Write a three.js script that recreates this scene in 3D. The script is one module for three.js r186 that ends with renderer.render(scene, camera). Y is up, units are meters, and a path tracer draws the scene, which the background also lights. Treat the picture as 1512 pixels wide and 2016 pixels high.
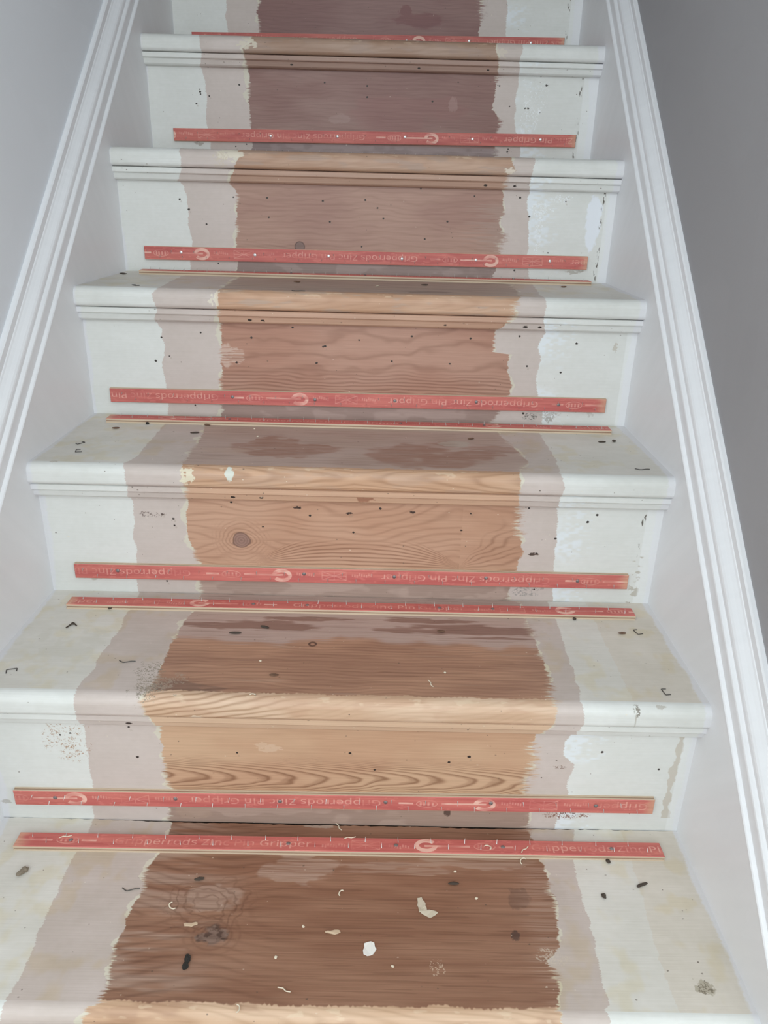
import * as THREE from 'three';
import { mergeGeometries } from 'three/addons/utils/BufferGeometryUtils.js';
import { RectAreaLightUniformsLib } from 'three/addons/lights/RectAreaLightUniformsLib.js';

// ---------- camera, sky, light, exposure ----------
const scene = new THREE.Scene();
const camera = new THREE.PerspectiveCamera(67.55, 1512 / 2016, 0.02, 60);
camera.position.set(0.03055, 0.6935, 0.69871);
camera.rotation.order = 'YXZ';
camera.rotation.set(-0.39382, -0.00775, 0.02667);
scene.background = new THREE.Color().setRGB(0.80, 0.88, 0.97);   // overcast sky outside the hall window
RectAreaLightUniformsLib.init();
const renderer = new THREE.WebGLRenderer({ antialias: true });
renderer.toneMapping = THREE.LinearToneMapping;
renderer.toneMappingExposure = 1.0;
renderer.shadowMap.enabled = true;
// daylight that enters through the hall window behind the photographer
const WIN = { x: 0.0, y: 1.1, z: 1.45, w: 2.7, h: 1.5 };
const day = new THREE.RectAreaLight(new THREE.Color().setRGB(0.91, 0.98, 1.0), 2.55, WIN.w - 0.12, WIN.h - 0.12);
day.position.set(WIN.x, WIN.y, WIN.z - 0.03);
day.lookAt(WIN.x, WIN.y, 0);
scene.add(day);

// ---------- measured data (millimetres) ----------
const DATA = {Y:[0.0,191.3,377.7,564.6,751.1,939.0],Z:[0.0,-209.7,-422.1,-630.9,-847.3,-1057.3],ris:{1:{L1:[[-293,140],[-294,111],[-295,82],[-294,49],[-299,6]],L2:[[-208,141],[-208,114],[-209,81],[-204,54],[-206,20],[-209,2]],R1:[[212,144],[212,118],[215,101],[210,84],[207,54],[216,23],[216,6]],R2:[[254,144],[247,126],[248,109],[261,96],[257,65],[260,55],[249,20]]},2:{L1:[[-286,142],[-285,119],[-285,100],[-289,80],[-284,63],[-288,46],[-289,3]],L2:[[-211,141],[-215,121],[-218,102],[-215,78],[-208,55],[-202,46],[-206,19],[-203,-1]],R1:[[208,143],[211,127],[211,107],[216,91],[222,74],[216,57],[208,21],[207,-1]],R2:[[258,141],[263,118],[262,95],[264,71],[264,47],[267,19],[268,-1]]},3:{L1:[[-296,138],[-288,128],[-287,105],[-292,78],[-290,55],[-288,37],[-291,1]],L2:[[-203,139],[-203,119],[-206,92],[-206,68],[-208,42],[-207,20],[-208,0]],R1:[[192,140],[192,107],[218,104],[214,78],[225,59],[222,43],[206,15],[191,-2]],R2:[[263,136],[256,118],[262,96],[260,70],[263,42],[274,17],[273,0]]},4:{L1:[[-301,141],[-291,132],[-290,115],[-287,93],[-290,73],[-286,51],[-288,40],[-293,1]],L2:[[-220,140],[-209,126],[-209,104],[-210,84],[-212,61],[-213,40],[-213,18],[-215,1]],R1:[[217,138],[221,108],[215,90],[221,74],[219,43],[213,14],[210,1]],R2:[[258,139],[259,112],[264,91],[265,67],[267,41],[271,19],[275,0]]},5:{L1:[[-300,143],[-296,119],[-294,93],[-297,66],[-295,45],[-292,20],[-293,6]],L2:[[-219,142],[-216,117],[-219,89],[-218,68],[-218,47],[-215,22],[-219,5]],R1:[[223,145],[220,116],[218,87],[235,69],[228,52],[228,25],[229,8]],R2:[[260,143],[260,128],[258,101],[259,74],[263,51],[274,28],[274,9]]},6:{L1:[[-290,94],[-291,75],[-290,41]],L2:[[-222,96],[-231,77],[-227,60],[-227,43]],R1:[[208,107],[208,79],[205,50]],R2:[[256,108],[261,48]]}},tr:{0:{L1:[[-299,16],[-300,61],[-301,116],[-301,159],[-298,196],[-301,221],[-299,222],[-306,243]],L2:[[-206,2],[-203,17],[-208,48],[-214,71],[-213,99],[-218,131],[-218,163],[-216,195],[-214,221],[-210,222],[-223,226],[-227,243]],R1:[[220,2],[218,14],[225,57],[227,108],[223,155],[209,171],[214,187],[208,221],[204,222],[210,222]],R2:[[271,5],[261,45],[258,103],[260,139],[257,176],[257,214],[251,222],[254,222]],R3:[[327,50],[325,102],[320,153],[319,197],[321,221]],D:222.0},1:{L1:[[-287,47],[-284,104],[-289,147],[-286,185],[-291,215],[-290,220],[-290,227],[-291,254]],L2:[[-204,47],[-210,79],[-213,123],[-212,172],[-210,186],[-211,220],[-213,220],[-219,228],[-212,256]],R1:[[223,48],[226,100],[228,155],[227,194],[222,213],[226,220],[226,230],[225,250]],R2:[[262,52],[261,104],[259,159],[258,203],[254,220],[254,229],[257,251]],R3:[[313,65],[312,141],[312,201],[313,220]],D:220.2},2:{L1:[[-282,54],[-280,144],[-278,193],[-285,222],[-284,231],[-281,249]],L2:[[-223,49],[-215,127],[-216,188],[-214,222],[-214,233],[-210,248]],R1:[[202,66],[213,118],[223,180],[204,222],[205,235],[204,252]],R2:[[262,61],[261,168],[256,222],[258,234],[258,252]],D:222.8},3:{L1:[[-290,97],[-285,219],[-290,233],[-288,252]],L2:[[-201,74],[-199,219],[-203,232],[-200,252]],R1:[[230,124],[223,219],[216,237],[216,253]],R2:[[268,80],[254,219],[258,235],[258,254]],D:219.3},4:{L1:[[-291,240],[-289,262]],L2:[[-200,244],[-207,261]],R1:[[225,243],[232,253],[219,261]],R2:[[260,241],[257,260]],D:226.8},5:{L1:[[-297,238],[-294,253]],L2:[[-207,238],[-223,248],[-221,256]],R1:[[214,237],[220,253]],R2:[[261,237],[257,250]],D:220.4}},holes:{1:[[-242.7,147.2],[-243.4,135.3],[-237.8,93.7],[-170.8,139.8],[-93.9,139.0],[-123.8,102.7],[4.6,105.5],[-321.9,122.5],[-310.2,125.1],[149.5,143.3],[140.3,103.9],[117.8,95.6],[33.3,82.5],[291.1,114.6],[296.3,141.4],[359.1,91.9]],2:[[-309.9,138.9],[-231.5,138.6],[-234.0,108.6],[-233.2,99.3],[-158.1,133.4],[-73.5,128.7],[-70.5,127.8],[-57.6,117.4],[-118.7,100.6],[-8.6,121.6],[-5.6,122.3],[-1.4,95.3],[-249.7,18.4],[-247.7,114.5],[32.7,129.4],[72.9,125.8],[75.7,125.3],[149.2,125.5],[138.6,101.8],[300.7,117.6],[311.8,127.7],[261.7,93.2],[231.8,69.7],[234.9,70.1],[239.4,71.2],[241.6,18.2],[219.2,136.5],[223.3,134.9]],3:[[-289.9,116.0],[-280.5,89.4],[-301.1,81.8],[-232.5,124.1],[-159.4,118.7],[-182.8,82.4],[-55.9,108.5],[-52.9,109.2],[-99.6,134.6],[-65.5,84.5],[-3.5,119.1],[-247.9,16.6],[-3.6,119.3],[72.8,126.5],[44.8,89.7],[130.0,88.3],[157.9,125.5],[228.4,130.4],[243.3,87.7],[293.7,79.6],[312.3,122.1],[244.5,16.8]],4:[[-301.2,113.0],[-287.5,98.1],[-260.5,76.7],[-214.6,118.2],[-160.6,118.4],[-158.6,89.3],[-71.0,115.9],[-59.7,84.8],[-2.6,119.0],[-7.6,48.3],[-244.5,16.3],[-266.5,2.5],[17.2,107.7],[27.3,91.9],[131.2,89.9],[172.6,129.3],[245.9,128.7],[263.5,100.8],[319.7,124.5],[299.5,46.2],[85.9,137.9],[95.7,62.7],[246.8,17.5]],5:[[-288.1,141.3],[-305.3,106.2],[-304.9,102.3],[-304.3,98.9],[-312.8,83.5],[-288.9,96.1],[-234.7,115.0],[-82.9,122.1],[-7.2,101.1],[-7.5,118.7],[-245.8,16.4],[-225.8,20.5],[153.7,128.4],[109.6,97.3],[227.4,124.5],[310.4,127.0],[312.5,127.0],[276.0,90.4],[281.4,90.5],[302.9,84.4],[248.1,92.7],[299.4,141.1],[251.6,23.9],[250.2,19.7]]},mholes:{5:[-139.6,83.0,203.7],4:[187.5,233.7],3:[119.2,233.2,254.1,-159.0,-140.7],2:[-117.5,-152.9],1:[-238.1]}};
const MM = 0.001;
const RISE = 0.1875, GO = 0.2115, OV = 0.0225, TH = 0.0268;
const topY = (k) => (k < 0 ? k * RISE : k <= 5 ? DATA.Y[k] * MM : DATA.Y[5] * MM + RISE * (k - 5));
const riserZ = (k) => (k < 1 ? (1 - k) * GO : DATA.Z[k - 1] * MM);
const SKEW = 0.0092;                                  // the flight runs a hair off square to its risers

// ---------- helpers ----------
function rng(seed) { let a = seed >>> 0; return () => { a = (a + 0x6D2B79F5) >>> 0; let t = Math.imul(a ^ (a >>> 15), 1 | a); t = (t + Math.imul(t ^ (t >>> 7), 61 | t)) ^ t; return ((t ^ (t >>> 14)) >>> 0) / 4294967296; }; }
const NT = new Float32Array(65536); { const r = rng(77); for (let i = 0; i < 65536; i++) NT[i] = r(); }
function vn(x, y) {                                   // value noise 0..1
  const xi = Math.floor(x), yi = Math.floor(y); let u = x - xi, v = y - yi; u = u * u * (3 - 2 * u); v = v * v * (3 - 2 * v);
  const a = xi & 255, b = (xi + 1) & 255, c = (yi & 255) << 8, d = ((yi + 1) & 255) << 8;
  const p = NT[a + c], q = NT[b + c], r = NT[a + d], s = NT[b + d];
  return p + (q - p) * u + (r - p + (p - q - r + s) * u) * v;
}
const fb = (x, y) => vn(x, y) * 0.55 + vn(x * 2.1 + 31, y * 2.1 + 7) * 0.3 + vn(x * 4.3 + 11, y * 4.3 + 57) * 0.15;
const sst = (a, b, x) => { x = (x - a) / (b - a); x = x < 0 ? 0 : x > 1 ? 1 : x; return x * x * (3 - 2 * x); };
function lerpPoly(poly, s) {                          // poly: [[x, s], ...] sorted by s
  const n = poly.length;
  if (s <= poly[0][1]) return poly[0][0];
  for (let i = 1; i < n; i++) if (s <= poly[i][1]) { const a = poly[i - 1], b = poly[i], t = (s - a[1]) / Math.max(1e-6, b[1] - a[1]); return a[0] + (b[0] - a[0]) * t; }
  return poly[n - 1][0];
}
const sorted = (p) => p.slice().sort((a, b) => a[1] - b[1]);
const used = {};
function numbered(n) { if (used[n] === undefined) { used[n] = 0; return n; } used[n]++; return n + '_' + String(used[n]).padStart(3, '0'); }
function mesh(name, geo, mat, parent) { const m = new THREE.Mesh(geo, mat); m.name = name; m.castShadow = m.receiveShadow = true; parent.add(m); return m; }
function tag(o, label, category, group) { o.userData.label = label; o.userData.category = category; if (group) o.userData.group = group; return o; }
function struct(name, geo, mat, label, parent) { const m = mesh(name, geo, mat, parent || scene); if (!parent) m.userData = { kind: 'structure', label }; return m; }
function box(w, h, d, x = 0, y = 0, z = 0) { const g = new THREE.BoxGeometry(w, h, d); g.translate(x, y, z); return g; }
function std(color, rough, extra = {}) { return new THREE.MeshStandardMaterial({ color, roughness: rough, ...extra }); }
function dataTex(data, w, h, srgb) {
  const t = new THREE.DataTexture(data, w, h, THREE.RGBAFormat); t.magFilter = THREE.LinearFilter; t.minFilter = THREE.LinearFilter;
  if (srgb) t.colorSpace = THREE.SRGBColorSpace; t.needsUpdate = true; return t;
}
// sweep a cross-section along x; prof(x) -> strips of [y, z, s]; hard edges between strips
function sweepX(xs, prof, sLo, sHi, xLo, xHi) {
  const pos = [], uv = [], idx = []; const all = xs.map(prof); const ns = all[0].length;
  for (let q = 0; q < ns; q++) {
    const base = pos.length / 3, m = all[0][q].length;
    xs.forEach((x, i) => { for (const p of all[i][q]) { pos.push(x, p[0], p[1]); uv.push((x * 1000 - xLo) / (xHi - xLo), (p[2] - sLo) / (sHi - sLo)); } });
    for (let i = 0; i + 1 < xs.length; i++) for (let j = 0; j + 1 < m; j++) { const a = base + i * m + j, b = a + 1, c = a + m, d = c + 1; idx.push(a, b, d, a, d, c); }
  }
  const g = new THREE.BufferGeometry(); g.setAttribute('position', new THREE.Float32BufferAttribute(pos, 3)); g.setAttribute('uv', new THREE.Float32BufferAttribute(uv, 2)); g.setIndex(idx); g.computeVertexNormals(); return g;
}

// ---------- painted and bare boards: colour computed in millimetres on the board ----------
const XLO = -425, XHI = 425;
const C = {
  white: [224, 225, 221], cool: [229, 231, 234], cream: [217, 213, 205], creamDeep: [214, 206, 194], taupe: [204, 191, 184], taupeTread: [197, 183, 175], halo: [212, 205, 189],
  dirt: [60, 52, 46],
};
const rr = 12;
function bandsAt(B, s, seed, rag, out) {
  const w = (i, f) => vn(s / f + i * 17.3, seed * 7.7 + i) - 0.5;
  const L1 = lerpPoly(B.L1, s) + w(1, 12) * 4 + w(5, 1.0) * 1.5, R2 = lerpPoly(B.R2, s) + w(2, 12) * 4 + w(6, 1.0) * 1.8;
  const ragged = rag * (0.35 + 1.3 * vn(s / 22 + 3, seed + 40));
  const L2 = lerpPoly(B.L2, s) + w(3, 9) * 4 + w(7, 0.8) * 0.8 * ragged + w(8, 3.1) * 1.5, R1 = lerpPoly(B.R1, s) + w(4, 7) * 4 + w(9, 3.3) * 2;
  out.L1 = L1; out.L2 = L2; out.R1 = R1; out.R2 = R2; out.zL = 1.2 + 4.5 * sst(0.45, 0.85, vn(s / 19 + 6, seed + 77)); out.zR = 1.6 + 10 * rag * sst(0.35, 0.9, vn(s / 17 + 1, seed + 71)); out.R3 = B.R3 ? lerpPoly(B.R3, s) + w(10, 6) * 3 : 999;
  out.hL = Math.max(0, (fb(s / 16 + 8, seed + 21) - 0.42) * 26); out.hR = Math.max(0, (vn(s / 13 + 2, seed + 31) - 0.5) * 12);
}
function makeBoard({ W = 2048, H, sLo, sHi, bands, seed, wood, tread, D, marks = [], holes = [], caulk, rag = 1, flip }) {
  const col = new Uint8Array(W * H * 4), bmp = new Uint8Array(W * H * 4), o = {}, r = rng(seed * 91 + 5);
  const dx = (XHI - XLO) / W, ds = (sHi - sLo) / H;
  for (let j = 0; j < H; j++) {
    const s = sLo + (j + 0.5) * ds; bandsAt(bands, s, seed, rag, o);
    const fineRow = vn(s / 0.8, seed * 3.1);
    for (let i = 0; i < W; i++) {
      const x = XLO + (i + 0.5) * dx, k = (j * W + i) * 4; let R, G, Bc, bump;
      const jit = (vn(x / 1.3, s / 0.7 + seed) - 0.5) * 1.6, xj = x + jit;
      let inWood = 0;
      if (x > o.L2 - 14 && x < o.R1 + 14) {
        const dry = vn(x / 13 + 3, s / 0.62 + seed * 5) * 0.75 + vn(x / 2.2, s / 0.5 + seed) * 0.25, tl = (x - o.L2) / o.zL, tr = (o.R1 - x) / o.zR;
        const qa = sst(-0.22, 0.22, tl * 0.5 + 0.5 - (1 - dry)), qb = sst(-0.22, 0.22, tr * 0.5 + 0.5 - (1 - dry)); inWood = (tl > 1 ? 1 : tl < -1 ? 0 : qa) * (tr > 1 ? 1 : tr < -1 ? 0 : qb);
      }
      // painted surface
      let c;
      const nosing = tread && s > D - 1;
      const wht = tread && !nosing ? (xj > o.R3 ? C.creamDeep : C.cream) : C.white, tau = tread && !nosing ? C.taupeTread : C.taupe;
      if (xj < o.L1) c = wht; else if (xj < o.L2 - o.hL) c = tau; else if (xj < (o.L2 + o.R1) / 2) c = C.halo; else if (xj < o.R1 + o.hR) c = C.halo; else if (xj < o.R2) c = tau; else c = wht;
      const blot = fb(x / 38 + seed, s / 30), brush = vn(x / 30, s / 0.9 + seed) - 0.5, mott = vn(x / 5 + seed, s / 4) - 0.5;
      const dirtAmt = tread ? 10 : 5; const pv = (blot - 0.5) * dirtAmt * 1.6 + brush * (tread ? 5 : 3) + mott * 3;
      R = c[0] + pv; G = c[1] + pv; Bc = c[2] + pv * 1.15;
      if (tread && !nosing) { const yl = sst(0.5, 0.75, fb(x / 22 + 9, s / 26 + seed)); R -= 2 * yl; G -= 5 * yl; Bc -= 14 * yl; }
      // string paint lapped on to the board's ends
      const lapL = -397 + (fb(s / 40, seed + 3) - 0.5) * 9 + (vn(x / 2, s / 2) - 0.5) * 2, lapR = 389 + (fb(s / 40, seed + 5) - 0.5) * 9 + (vn(x / 2, s / 2) - 0.5) * 2;
      const lap = Math.max(1 - sst(lapL - 2, lapL + 2, x), sst(lapR - 2, lapR + 2, x)) * 0.75; if (lap > 0) { R += (C.cool[0] - 4 - R) * lap; G += (C.cool[1] - 6 - G) * lap; Bc += (C.cool[2] - 4 - Bc) * lap; }
      // bluish fresh white brushed beside the taupe band
      if (!tread) { const fr = sst(o.R2, o.R2 + 1, x) * (1 - sst(0, 1, (x - o.R2) / 40 + (vn(x / 6, s / 3 + seed) - 0.5) * 1.4)) * sst(0.35, 0.6, fb(s / 40 + 3, seed + x / 90)); R += (232 - R) * fr * 0.8; G += (238 - G) * fr * 0.8; Bc += (243 - Bc) * fr * 0.8; }
      bump = 150 + brush * 30 + mott * 12;
      if (caulk) caulk(x, s, (rgb, a) => { R += (rgb[0] - R) * a; G += (rgb[1] - G) * a; Bc += (rgb[2] - Bc) * a; bump -= a * 40; });
      if (inWood > 0) {
        const w = wood(x, s, fineRow); const b2 = 95 + w[3] * 40;
        R += (w[0] - R) * inWood; G += (w[1] - G) * inWood; Bc += (w[2] - Bc) * inWood; bump += (b2 - bump) * inWood;
      }
      if (s < -0.4) { const q = vn(x / 4, s / 2) * 14; R = 46 + q; G = 36 + q; Bc = 30 + q; bump = 90; }      // raw grimy timber inside the open joint
      col[k] = R < 0 ? 0 : R > 255 ? 255 : R; col[k + 1] = G < 0 ? 0 : G > 255 ? 255 : G; col[k + 2] = Bc < 0 ? 0 : Bc > 255 ? 255 : Bc; col[k + 3] = 255;
      const bb = bump < 0 ? 0 : bump > 255 ? 255 : bump; bmp[k] = bmp[k + 1] = bmp[k + 2] = bb; bmp[k + 3] = 255;
    }
  }
  // local marks: holes, flecks, stains with their own outline
  const spot = (cx, cs, rx, ry, rgb, a, rough = 1, deep = 0, speck = 0) => {
    const i0 = Math.max(0, Math.floor((cx - rx * 1.8 - XLO) / dx)), i1 = Math.min(W - 1, Math.ceil((cx + rx * 1.8 - XLO) / dx)), j0 = Math.max(0, Math.floor((cs - ry * 1.8 - sLo) / ds)), j1 = Math.min(H - 1, Math.ceil((cs + ry * 1.8 - sLo) / ds));
    for (let j = j0; j <= j1; j++) for (let i = i0; i <= i1; i++) {
      const x = XLO + (i + 0.5) * dx, s = sLo + (j + 0.5) * ds, q = 1 - ((x - cx) / rx) ** 2 - ((s - cs) / ry) ** 2 + (fb(x / (rx * 0.55) + cx, s / (ry * 0.55) + cs) - 0.5) * 2.2 * rough;
      let t = sst(0, 0.35, q) * a; if (speck) t *= sst(speck, speck + 0.08, vn(x / 0.9 + cx, s / 0.8 + cs) * 0.6 + vn(x / 2.6 + cs, s / 2.2 + cx) * 0.4); if (t <= 0) continue; const k = (j * W + i) * 4;
      for (let c = 0; c < 3; c++) { col[k + c] += (rgb[c] - col[k + c]) * t; bmp[k + c] += (deep - 0) * -t * 100 < -bmp[k + c] ? -bmp[k + c] : -deep * t * 100; }
    }
  };
  for (const [hx, hs, big] of holes) { const q = 0.9 + r() * 0.6; spot(hx, hs, (big || 1.35) * q, 1.15 * q, [42, 34, 30], 0.95, 0.5, 1); if (r() > 0.6) spot(hx + 2, hs - 2 - r() * 3, 1.3, 1.6, [150, 135, 120], 0.25, 1.2); }
  for (const m of marks) spot(...m);
  const n = tread ? 150 : 70;                         // stray specks of dust and paint
  for (let q = 0; q < n; q++) { const dark = r() > (tread ? 0.45 : 0.3), z = 0.3 + r() * 0.55; spot(-390 + r() * 780, sLo + r() * (sHi - sLo), z * (0.8 + r()), z, dark ? [82, 70, 60] : [232, 224, 208], 0.3 + r() * 0.5, 0.7); }
  return { map: dataTex(col, W, H, true), bumpMap: dataTex(bmp, W, H, false) };
}
const mixc = (a, b, t) => [a[0] + (b[0] - a[0]) * t, a[1] + (b[1] - a[1]) * t, a[2] + (b[2] - a[2]) * t];
const ring = (h, p = 2.2) => Math.pow(0.5 + 0.5 * Math.sin(h * 6.28318), p);
const blob = (x, s, cx, cs, rx, ry, rough = 1.5) => sst(0, 0.5, 1 - ((x - cx) / rx) ** 2 - ((s - cs) / ry) ** 2 + (fb(x / (rx * 0.45) + cx * 0.3, s / (ry * 0.45) + cs * 0.7) - 0.5) * rough);

// bare wood of the risers
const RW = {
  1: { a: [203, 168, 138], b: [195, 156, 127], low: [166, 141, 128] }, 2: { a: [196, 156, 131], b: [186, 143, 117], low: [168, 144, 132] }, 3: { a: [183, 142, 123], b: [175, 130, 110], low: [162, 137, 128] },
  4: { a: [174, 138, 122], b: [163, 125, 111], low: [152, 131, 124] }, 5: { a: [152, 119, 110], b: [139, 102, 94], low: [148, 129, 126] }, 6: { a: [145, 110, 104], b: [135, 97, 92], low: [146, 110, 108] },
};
function riserWood(k) {
  const P = RW[k], sd = k * 13.7;
  return (x, s, fr) => {
    const big = fb(x / 120 + sd, s / 45 + sd); let c = mixc(P.a, P.b, sst(0.3, 0.7, big));
    const warp = (fb(x / 70 + sd, s / 28) - 0.5);
    let g = 0, edge = 0;
    if (k === 1) {
      const t = (x + 0.36 * (s - 69 - warp * 10) ** 2 + warp * 44 + (fb(x / 30, s / 9) - 0.5) * 9) / 35; const amp = (1 - sst(82, 100, s + warp * 26)) * sst(44, 50, s + 6);
      g = (ring(t, 7) * 0.95 + ring(t + 0.22, 9) * 0.35) * amp + ring(s / 4.2 + warp * 3, 2) * 0.25 * (1 - sst(54, 62, s));
    } else if (k === 2) {
      const kx = x + 147.6, ks = s - 80.4, kd = Math.hypot(kx, ks * 1.05), push = Math.exp(-(kx * kx) / 1700 - (ks * ks) / 900);
      const wl = fb(x / 170 + 2.2, s / 70) - 0.5, base = (s + push * 14 * Math.sign(ks || 1) + wl * 70 + warp * 7) / 10;
      g = ring(base, 4) * 0.3;
      if (kd < 46) g = Math.max(g * (kd / 46), ring(kd / 5.2 + warp * 4 + Math.atan2(ks, kx) * 0.16, 3) * 0.45 * sst(46, 14, kd));
      if (x < 139) { const q = (s - 47) / (6.2 * Math.max(0.08, 1 - ((x - 5) / 140) ** 2)); const am = sst(88, 70, s) * sst(-190, -90, x) * sst(0, 1.5, 9 - q); g = g * (1 - am) + ring(q + warp * 0.8, 3) * 0.8 * am; }
      else { const an = Math.atan2(s - 47, x - 137), rd = Math.hypot(s - 47, x - 137); const am = sst(110, 60, rd); g = g * (1 - am) + ring(an * 5.2 + warp * 3, 4) * 0.5 * am * sst(1.1, 0.7, an); }
      if (kd < 14) { const kw = kd + (vn(x / 5, s / 5) - 0.5) * 2.4, t = sst(11.6, 9.6, kw); c = mixc(c, mixc([152, 120, 108], [134, 104, 94], ring(kd / 3.4, 1)), t * 0.9); g *= 1 - t; edge = sst(12.4, 11.2, kw) * (1 - sst(11, 9.4, kw)) * 0.7; }
    } else if (k === 3) { const am = sst(86, 58, s + warp * 22); g = ring((s + warp * 13 + x * 0.008) / 5.2, 1.7) * 0.62 * am + ring((s + warp * 40 - x * 0.05) / 24, 5) * 0.35 * (1 - am); }
    else if (k === 4) { g = ring((s + warp * 20) / 9, 3) * 0.16; const kd = Math.hypot(x + 109.3, s - 45.6); if (kd < 9) { const t = sst(8.4, 7.4, kd); c = mixc(c, [132, 106, 98], t); edge = sst(9, 8, kd) * (1 - sst(7.6, 6.6, kd)); } const f = (1 - sst(20, 80, Math.abs(x + 150))) * sst(60, 40, s); g += ring((s - Math.abs(x + 109) * 0.12) / 5, 3) * 0.3 * f; }
    else g = ring((s + warp * 16) / 7, 3) * 0.14;
    const streak = (vn(x / 55 + sd, s / 0.9) - 0.5) * 9 + (vn(x / 16, s / 0.55 + sd) - 0.5) * 6;
    c = mixc(c, [c[0] * 0.74, c[1] * 0.68, c[2] * 0.64], g); if (edge > 0) c = mixc(c, [92, 66, 58], edge * 0.8);
    // bare strip that the carpet gripper covered and left dull
    const low = sst(25 + warp * 3, 22 + warp * 3, s); if (low > 0 && k < 6) c = mixc(c, mixc(P.low, [P.low[0] + 12, P.low[1] + 12, P.low[2] + 12], sst(0.5, 0.6, fb(x / 45 + 5 + sd, s / 22))), low);
    if (k === 1) { const p = Math.max(blob(x, s, -180, 14, 26, 11), blob(x, s, 120, 17, 95, 9) * 0.5); c = mixc(c, [176, 150, 134], p * 0.7 * low); }
    if (k === 4) { const p = sst(0.35, 0.8, (x - 150) / 70 + (vn(x / 40, s / 1.1) - 0.5) * 1.1) * sst(35, 60, s) * sst(125, 112, s); c = mixc(c, [168, 141, 128], p * 0.75); }
    if (k === 3) { const p = blob(x, s, -196, 92, 24, 16, 2) * (vn(x / 20, s / 0.9) > 0.42 ? 1 : 0.2); c = mixc(c, [214, 194, 182], p * 0.6); }
    if (k === 5) { const p = Math.max(blob(x, s, 146, 92, 9, 14), blob(x, s, -55, 66, 22, 10) * 0.6, blob(x, s, -195, 40, 22, 9) * 0.5); c = mixc(c, [176, 150, 142], p * 0.6); const q = blob(x, s, 60, 80, 110, 34); c = mixc(c, [148, 100, 94], q * 0.35); }
    if (k === 6) { const q = Math.max(blob(x, s, 84, 70, 50, 14), blob(x, s, 60, 84, 14, 12)); c = mixc(c, [124, 76, 74], q * 0.75); }
    return [c[0] + streak, c[1] + streak * 0.95, c[2] + streak * 0.9, -g * 0.8 + streak * 0.02];
  };
}
const TW = {
  0: { a: [152, 113, 91], b: [139, 99, 78], film: [176, 150, 135], nose: [216, 184, 156] }, 1: { a: [183, 141, 116], b: [166, 125, 103], film: [184, 159, 149], nose: [216, 186, 160] }, 2: { a: [180, 156, 143], b: [172, 147, 135], film: [186, 163, 153], nose: [208, 172, 144] },
  3: { a: [178, 157, 143], b: [166, 147, 136], film: [180, 161, 150], nose: [202, 166, 140] }, 4: { a: [170, 146, 132], b: [158, 134, 122], film: [174, 154, 144], nose: [188, 155, 133] }, 5: { a: [164, 139, 126], b: [156, 130, 118], film: [168, 147, 138], nose: [174, 146, 128] },
};
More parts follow.
